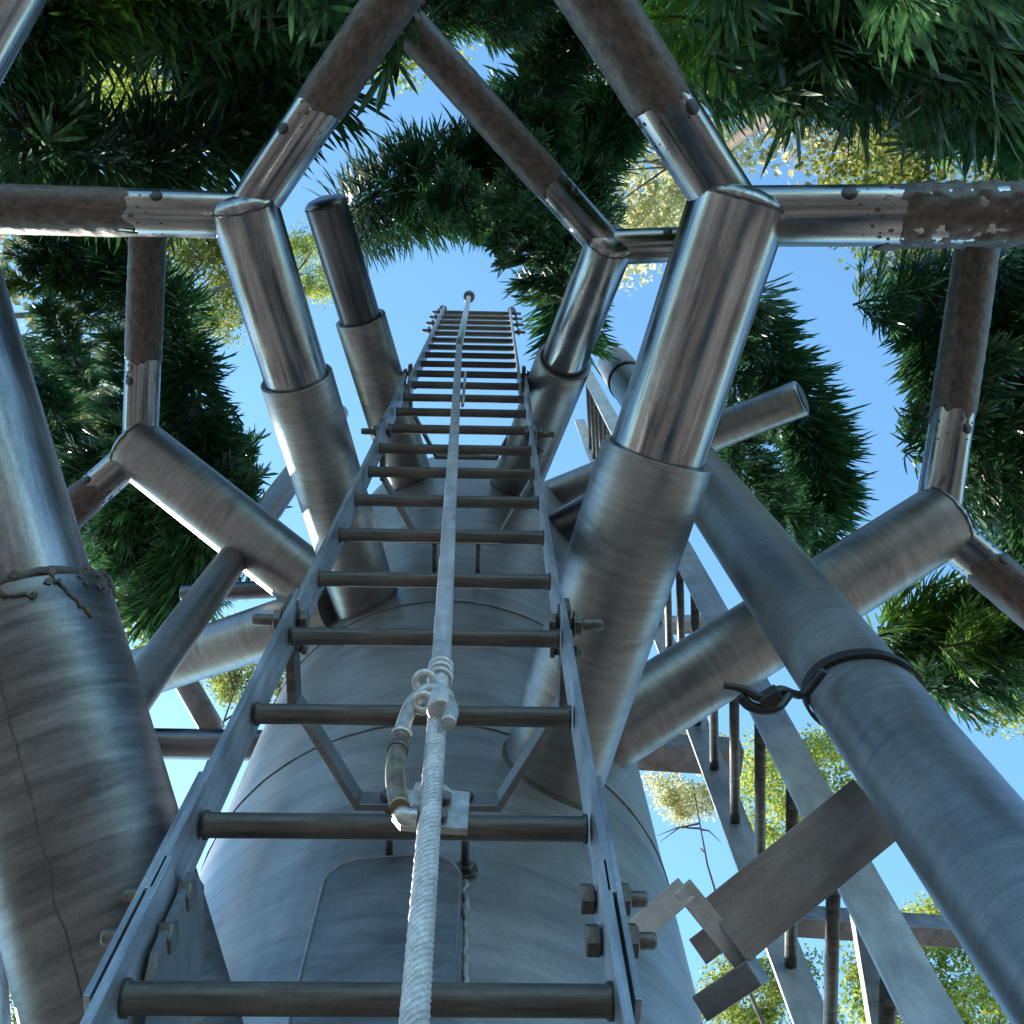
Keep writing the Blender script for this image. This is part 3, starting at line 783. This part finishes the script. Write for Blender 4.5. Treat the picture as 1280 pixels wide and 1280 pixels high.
def boughs(poly, count, z0, z1, kinds, label, group, holes=(), dirs=None, scale=(.85, 1.15), lit=0., seed=1, droop=(-.5, .15), gaps=True):
    mg = 62 if kinds is BIG else 26; rg = random.Random(seed); xs = [p[0] for p in poly]; ys = [p[1] for p in poly]; made = 0; tries = 0
    while made < count and tries < count * 500:
        tries += 1
        px, py = rg.uniform(min(xs), max(xs)), rg.uniform(min(ys), max(ys))
        if not inpoly(px, py, poly): continue
        p = P(px, py, rg.uniform(z0, z1)); sc = rg.uniform(*scale)
        out = Vector((p.x - MC.x, p.y - MC.y, 0)).normalized()
        an = rg.gauss(0, .75); d = Vector((out.x * math.cos(an) - out.y * math.sin(an), out.x * math.sin(an) + out.y * math.cos(an), rg.uniform(*droop))).normalized()
        L = .70 * sc; ok = True
        p = p - d * L * .5
        for t in (0, .25, .5, .75, 1.):
            x, y, z = proj(p + d * L * t - Vector((0, 0, .1 * L * t * t)))
            if not inpoly(x, y, poly) or gaps and any(inpoly(x + ox, y + oy, h) for h in SUNLIT_GAPS for ox, oy in ((0, 0), (mg, mg), (-mg, mg), (mg, -mg), (-mg, -mg))): ok = False; break
        if not ok and not (tries > count * 120 and L > 0 and False): continue
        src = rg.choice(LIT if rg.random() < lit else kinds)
        root = bpy.data.objects.new('pine_bough', None); root.empty_display_size = .1
        y_ = d; x_ = y_.cross(Vector((0, 0, 1))).normalized(); z_ = x_.cross(y_)
        m_ = Matrix((x_, y_, z_)).transposed().to_4x4() @ Matrix.Rotation(rg.uniform(-.7, .7), 4, 'Y')
        m_ = Matrix.Translation(p) @ m_ @ Matrix.Scale(sc, 4)
        link(root, None, m_); cx_, cy_, _z = proj(p + d * L * .5)
        ux = (min(max(cx_, 0), 1280) - max(min(xs), 0)) / (min(max(xs), 1280) - max(min(xs), 0)); uy = (min(max(cy_, 0), 1280) - max(min(ys), 0)) / (min(max(ys), 1280) - max(min(ys), 0))
        place = ('upper', 'middle', 'lower')[min(2, max(0, int(uy * 3)))] + ' ' + ('left', 'centre', 'right')[min(2, max(0, int(ux * 3)))]
        tag(root, label + ', ' + place + ' of that mass', 'pine bough', group + ', ' + place)
        for nm, me in zip(('stem', 'needles'), src):
            o = bpy.data.objects.new(nm, me); COL.objects.link(o); o.parent = root
        made += 1
    print('boughs', label[:40], made)
TL = [(-120, -120), (560, -120), (545, 10), (500, 60), (455, 120), (400, 170), (330, 225), (270, 245), (-120, 262)]
boughs(TL, 26, 2.7, 3.9, BIG, 'dark long-bladed pine bough above the left branch arm', 'pine boughs at the top left', seed=1, lit=.12)
LC = [(-100, 250), (250, 262), (270, 380), (300, 470), (322, 560), (355, 610), (345, 700), (285, 745), (230, 770), (185, 800), (135, 740), (90, 640), (40, 520), (-100, 300)]
boughs(LC, 26, 4.6, 5.6, FINE, 'dark pine bough in the foliage left of the mast', 'pine boughs at the left', seed=2, scale=(.75, 1.1))
CM = [(430, 235), (500, 205), (570, 180), (620, 140), (650, 70), (690, 40), (760, 60), (810, 140), (880, 220), (880, 300), (800, 320), (740, 330), (700, 420), (670, 400), (650, 345), (600, 305), (540, 300), (470, 330), (425, 300)]
boughs(CM, 12, 3.6, 4.9, FINE, 'dark pine bough in the arch above the ladder top', 'pine boughs above the ladder top', seed=3, scale=(.5, .8))
LD = [(-80, 268), (262, 280), (285, 420), (200, 520), (140, 560), (-80, 540)]
boughs(LD, 7, 4.4, 5.4, FINE, 'loose pine bough below the left branch arm', 'loose pine boughs at the left', seed=12, scale=(.42, .62), gaps=False, lit=.25)
CD = [(560, 175), (620, 120), (680, 90), (790, 110), (850, 200), (850, 270), (790, 285), (740, 330), (650, 330), (580, 290)]
boughs(CD, 14, 4.4, 5.2, FINE, 'pine bough behind the upper right fork arms', 'pine boughs behind the fork arms', seed=13, scale=(.45, .62), gaps=False, lit=.12)
TM = [(470, -120), (860, -120), (820, 20), (800, 110), (740, 100), (640, 60), (560, 70), (520, 40)]
boughs(TM, 20, 3.6, 4.9, FINE, 'loose pine bough between the two high branch arms', 'pine boughs at the top middle', seed=4, scale=(.5, .85))
TR = [(790, -120), (1400, -120), (1400, 235), (1270, 232), (1100, 195), (985, 190), (900, 175), (830, 90)]
boughs(TR, 26, 2.3, 3.6, BIG, 'dark long-bladed pine bough above the right branch arm', 'pine boughs at the top right', seed=5, lit=.12)
RC = [(1020, 315), (1100, 285), (1400, 285), (1400, 690), (1240, 680), (1180, 610), (1120, 590), (1095, 520), (1105, 440), (1060, 385)]
boughs(RC, 20, 3.2, 4.4, BIG, 'long-bladed pine bough right of the sky gap', 'pine boughs at the right', seed=6, scale=(.55, .85))
RB = [(900, 330), (955, 370), (975, 440), (1010, 500), (1045, 560), (1075, 650), (1010, 710), (930, 700), (880, 600), (870, 420)]
boughs(RB, 16, 4.6, 5.8, FINE, 'dark pine bough behind the large right branch tube', 'pine boughs behind the right branch', seed=7, scale=(.5, .9))
RL = [(1075, 770), (1150, 710), (1250, 700), (1400, 740), (1400, 800), (1270, 820), (1180, 885), (1130, 860)]
boughs(RL, 16, 3.2, 4.2, BIG, 'drooping pine bough below the right fork', 'pine boughs at the lower right', seed=8, scale=(.5, .8), lit=.2)
BC = [(350, 270), (390, 250), (460, 300), (500, 340), (440, 400), (395, 430), (360, 380)]
boughs(BC, 12, 4.6, 5.4, FINE, 'sunlit pine bough behind the dark unforked tube', 'pine boughs behind the dark tube', seed=9, scale=(.4, .6), lit=.6)

# ------------------------------------------------------------ garlands that droop from branch to branch
def garland_mesh(seed, L, rad, n, bw):
    random.seed(seed); nd = MB(); st = MB()
    st.path([Vector((0, L * k / 4, .01 * math.sin(k))) for k in range(5)], .011, 6)
    for k in range(n):
        o = Vector((0, random.uniform(-.02, L + .02), 0)); an = random.random() * 2 * math.pi
        rd = Vector((math.cos(an), 0, math.sin(an) * .8 - .25)).normalized(); sp_ = R(random.gauss(62, 13))
        tw = .05 * math.sin(o.y * 40 + seed)
        bd = (rd * math.sin(sp_) + Vector((0, math.cos(sp_) + tw, 0))).normalized()
        q = o + bd * rad * random.uniform(0, .45)
        blade(nd, q, bd, Vector((0, -.15, -1)), rad * random.uniform(.55, .85), bw * random.uniform(.7, 1.2), random.uniform(.1, .65))
    I = Matrix.Identity(4)
    return st.mesh('stem', I, M['stem']), nd.mesh('needles', I, M['needle'])
GA = [garland_mesh(90 + k, .42, .19, 760, .0046) for k in range(3)]
GL = [garland_mesh(95 + k, .42, .25, 620, .0062) for k in range(3)]
def garland(line, kinds, label, sc=1.0, bright=False):
    pts = smooth([P(*q) for q in line], 12); root = None; acc = 0; last = pts[0]; rg = random.Random(int(line[0][0] * 3 + line[0][1]))
    root = thing('pine_garland', pts[0], label, 'garland', 'green pine garlands hung between the steel branches')
    for p in pts[1:]:
        if (p - last).length < .27 * sc: continue
        y_ = (p - last).normalized(); x_ = y_.cross(Vector((0, 0, 1))).normalized(); z_ = x_.cross(y_)
        m_ = Matrix((x_, y_, z_)).transposed().to_4x4(); m_ = Matrix.Translation(last + rnd_unit() * .02) @ m_ @ Matrix.Rotation(rg.uniform(-.3, .3), 4, 'Y') @ Matrix.Scale(sc * rg.uniform(.9, 1.1), 4)
        st, nd = rg.choice(kinds)
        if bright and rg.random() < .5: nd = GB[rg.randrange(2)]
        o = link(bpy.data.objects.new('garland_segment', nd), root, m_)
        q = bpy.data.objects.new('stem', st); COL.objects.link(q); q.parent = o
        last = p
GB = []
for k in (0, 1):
    c = GL[k][1].copy(); c.materials.clear(); c.materials.append(M['needle_sunlit']); GB.append(c)
garland([(425, 275, 4.5), (470, 240, 4.4), (540, 212, 4.3), (610, 215, 4.2), (665, 245, 4.2), (700, 300, 4.2), (705, 385, 4.3)], GA, 'thick dark garland arching over the ladder top')
garland([(440, 300, 4.6), (500, 275, 4.5), (570, 262, 4.5), (640, 275, 4.4), (680, 320, 4.4)], GA, 'second garland under the arch just above the ladder top', .9)
garland([(640, 200, 4.3), (665, 130, 4.2), (700, 70, 4.1), (735, 10, 4.0), (750, -60, 4.0)], GA, 'garland rising from the arch towards the top edge between the two high arms')
garland([(700, 260, 4.6), (740, 190, 4.6), (800, 140, 4.5), (830, 60, 4.4)], GA, 'garland behind the fork of the smaller right branch')
garland([(480, 60, 3.9), (540, 20, 3.9), (620, 20, 4.0), (690, 5, 4.0)], GA, 'loose garland along the top edge in the middle', .75)
garland([(-60, 75, 3.0), (40, 30, 3.0), (200, -40, 3.0), (350, 0, 3.1), (490, -10, 3.1)], GL, 'garland of long blades nearest the top left edge', .95, True)
garland([(-60, 175, 3.3), (60, 182, 3.3), (180, 200, 3.4), (300, 150, 3.4), (400, 95, 3.4)], GL, 'garland of long blades just above the left branch arm', .9)
garland([(790, 20, 2.9), (920, 30, 2.8), (1060, 25, 2.8), (1200, 30, 2.8), (1330, 40, 2.8)], GL, 'garland of long blades nearest the top right edge', .95, True)
garland([(860, 90, 3.2), (960, 80, 3.2), (1080, 45, 3.1), (1190, 95, 3.0), (1320, 150, 3.0)], GL, 'garland of long blades above the right branch arm', .85)
garland([(40, 300, 4.7), (150, 330, 4.7), (220, 420, 4.6), (245, 500, 4.6), (270, 590, 4.6), (250, 680, 4.7), (195, 750, 4.8)], GA, 'garland hanging down the right side of the left foliage', 1.1)
garland([(1110, 330, 3.9), (1160, 400, 3.9), (1180, 480, 3.9), (1170, 560, 4.0)], GL, 'garland hanging left of the upright brown arm at the right', .75)
garland([(1250, 300, 3.6), (1265, 420, 3.6), (1260, 540, 3.6), (1290, 640, 3.6)], GL, 'garland hanging at the right edge behind the upright brown arm', .8)
garland([(940, 360, 5.0), (965, 440, 5.0), (1005, 530, 5.0), (1030, 610, 5.0), (1010, 690, 5.0)], GA, 'garland hanging behind the large right branch tube', 1.1)
garland([(20, 420, 5.2), (70, 520, 5.2), (110, 600, 5.2), (150, 690, 5.1)], GA, 'far garland hanging behind the left fork', .9)
garland([(1100, 800, 3.7), (1170, 790, 3.7), (1240, 760, 3.7), (1310, 740, 3.7)], GL, 'drooping garland below the right fork', .7, True)

# ------------------------------------------------------------ garden trees beyond
def crown_mesh(seed, rx, rz, clumps, per, leaf, mt):
    random.seed(seed); mb = MB()
    for c in range(clumps):
        v = rnd_unit(); rr = random.uniform(.45, 1.0) ** .6
        o = Vector((v.x * rx * rr, v.y * rx * rr, v.z * rz * rr)); cr = random.uniform(.28, .6)
        for k in range(per):
            q = rnd_unit() * cr * random.random() ** .5; p = o + Vector((q.x, q.y, q.z * .6))
            a = rnd_unit(); b = a.cross(rnd_unit()).normalized(); L = leaf * random.uniform(.6, 1.3); i = len(mb.v)
            mb.v += [p, p + a * L * .5 + b * L * .3, p + a * L, p + a * L * .5 - b * L * .3]
            mb.f.append((i, i + 1, i + 2, i + 3)); mb.sm.append(False)
    return mb.mesh('crown', Matrix.Identity(4), M[mt])
CR = [crown_mesh(70, 1.6, 2.0, 95, 190, .088, 'leaf'), crown_mesh(71, 1.5, 1.7, 90, 200, .088, 'leaf'), crown_mesh(72, 1.5, 1.7, 85, 170, .095, 'leaf_pale_sunlit'), crown_mesh(73, 1.5, 1.7, 80, 75, .10, 'leaf_pale_sunlit')]
def tree(px, py, z, kind, sc, label, lean=0):
    c = P(px, py, z); base = Vector((c.x, c.y, 0)); rg = random.Random(px * 7 + py)
    root = thing('garden_tree', base, label, 'tree', 'garden trees beyond the steel tree')
    mb = MB(); n = 9
    pts = [Vector((c.x + .15 * math.sin(k * .9 + px), c.y + .15 * math.cos(k * 1.1 + py), (c.z - .2) * k / (n - 1))) for k in range(n)]; pts[0].x, pts[0].y = c.x, c.y
    mb.path(pts, [.12 * max(.4, sc) * (1 - .86 * k / (n - 1)) for k in range(n)], 10)
    for k in range(4):
        q = lerp(pts[7], pts[8], rg.random()); v = Vector((rg.uniform(-1, 1), rg.uniform(-1, 1), rg.uniform(.1, .9))).normalized()
        mb.path([q, q + v * sc * .7 + Vector((0, 0, .1)), q + v * sc * 1.5], [.014, .010, .004], 6)
    part('trunk', mb, 'trunk', root, Matrix.Translation(base))
    o = bpy.data.objects.new('crown', CR[kind]); link(o, root, Matrix.Translation(c) @ Matrix.Rotation(rg.random() * 6, 4, 'Z') @ Matrix.Scale(sc, 4))
tree(215, 60, 12, 0, .8, 'sunlit yellow green tree showing through the boughs at the top left')
tree(-20, 420, 11, 3, 1.2, 'tree with leaves painted sunlit cream behind the boughs at the left edge')
tree(120, 640, 12, 0, .9, 'sunlit tree behind the grey forked tube at the left')
tree(180, 100, 15, 2, .8, 'treetop with leaves painted sunlit cream in the gap at the top left corner')
tree(60, 560, 14, 3, 1.0, 'tree with leaves painted sunlit cream behind the boughs left of the grey forked tube')
tree(245, 350, 14, 0, .55, 'yellow green treetop left of the left shiny branch tube')
tree(392, 330, 16, 0, .36, 'little yellow green treetop between the left shiny tube and the dark tube')
tree(470, -60, 14, 0, 1.0, 'treetop behind the boughs at the top middle left')
tree(800, 200, 13, 2, .9, 'treetop with leaves painted sunlit pale yellow behind the right fork arm')
tree(1060, 20, 12, 2, 1.1, 'treetop with leaves painted sunlit cream behind the boughs at the top right')
tree(1240, 180, 11, 0, 1.0, 'yellow green tree behind the boughs at the right top corner')
tree(1320, 480, 11, 1, .9, 'green tree behind the boughs at the right edge')
tree(1270, 800, 11, 0, .55, 'small sunlit treetop low at the right edge')
tree(1010, 1000, 15, 1, .7, 'green tree seen between the rungs of the second ladder')
tree(860, 960, 14, 2, .42, 'pale treetop between the mast and the second ladder')
tree(1170, 1250, 11, 1, .6, 'bright green tree low down behind the long right pole')
tree(960, 1285, 13, 1, .6, 'green tree low down beside the mast')
tree(310, 830, 13, 1, .4, 'little treetop beside the left ladder rail')
tree(20, 1290, 9, 0, .5, 'green tree in the lower left corner')
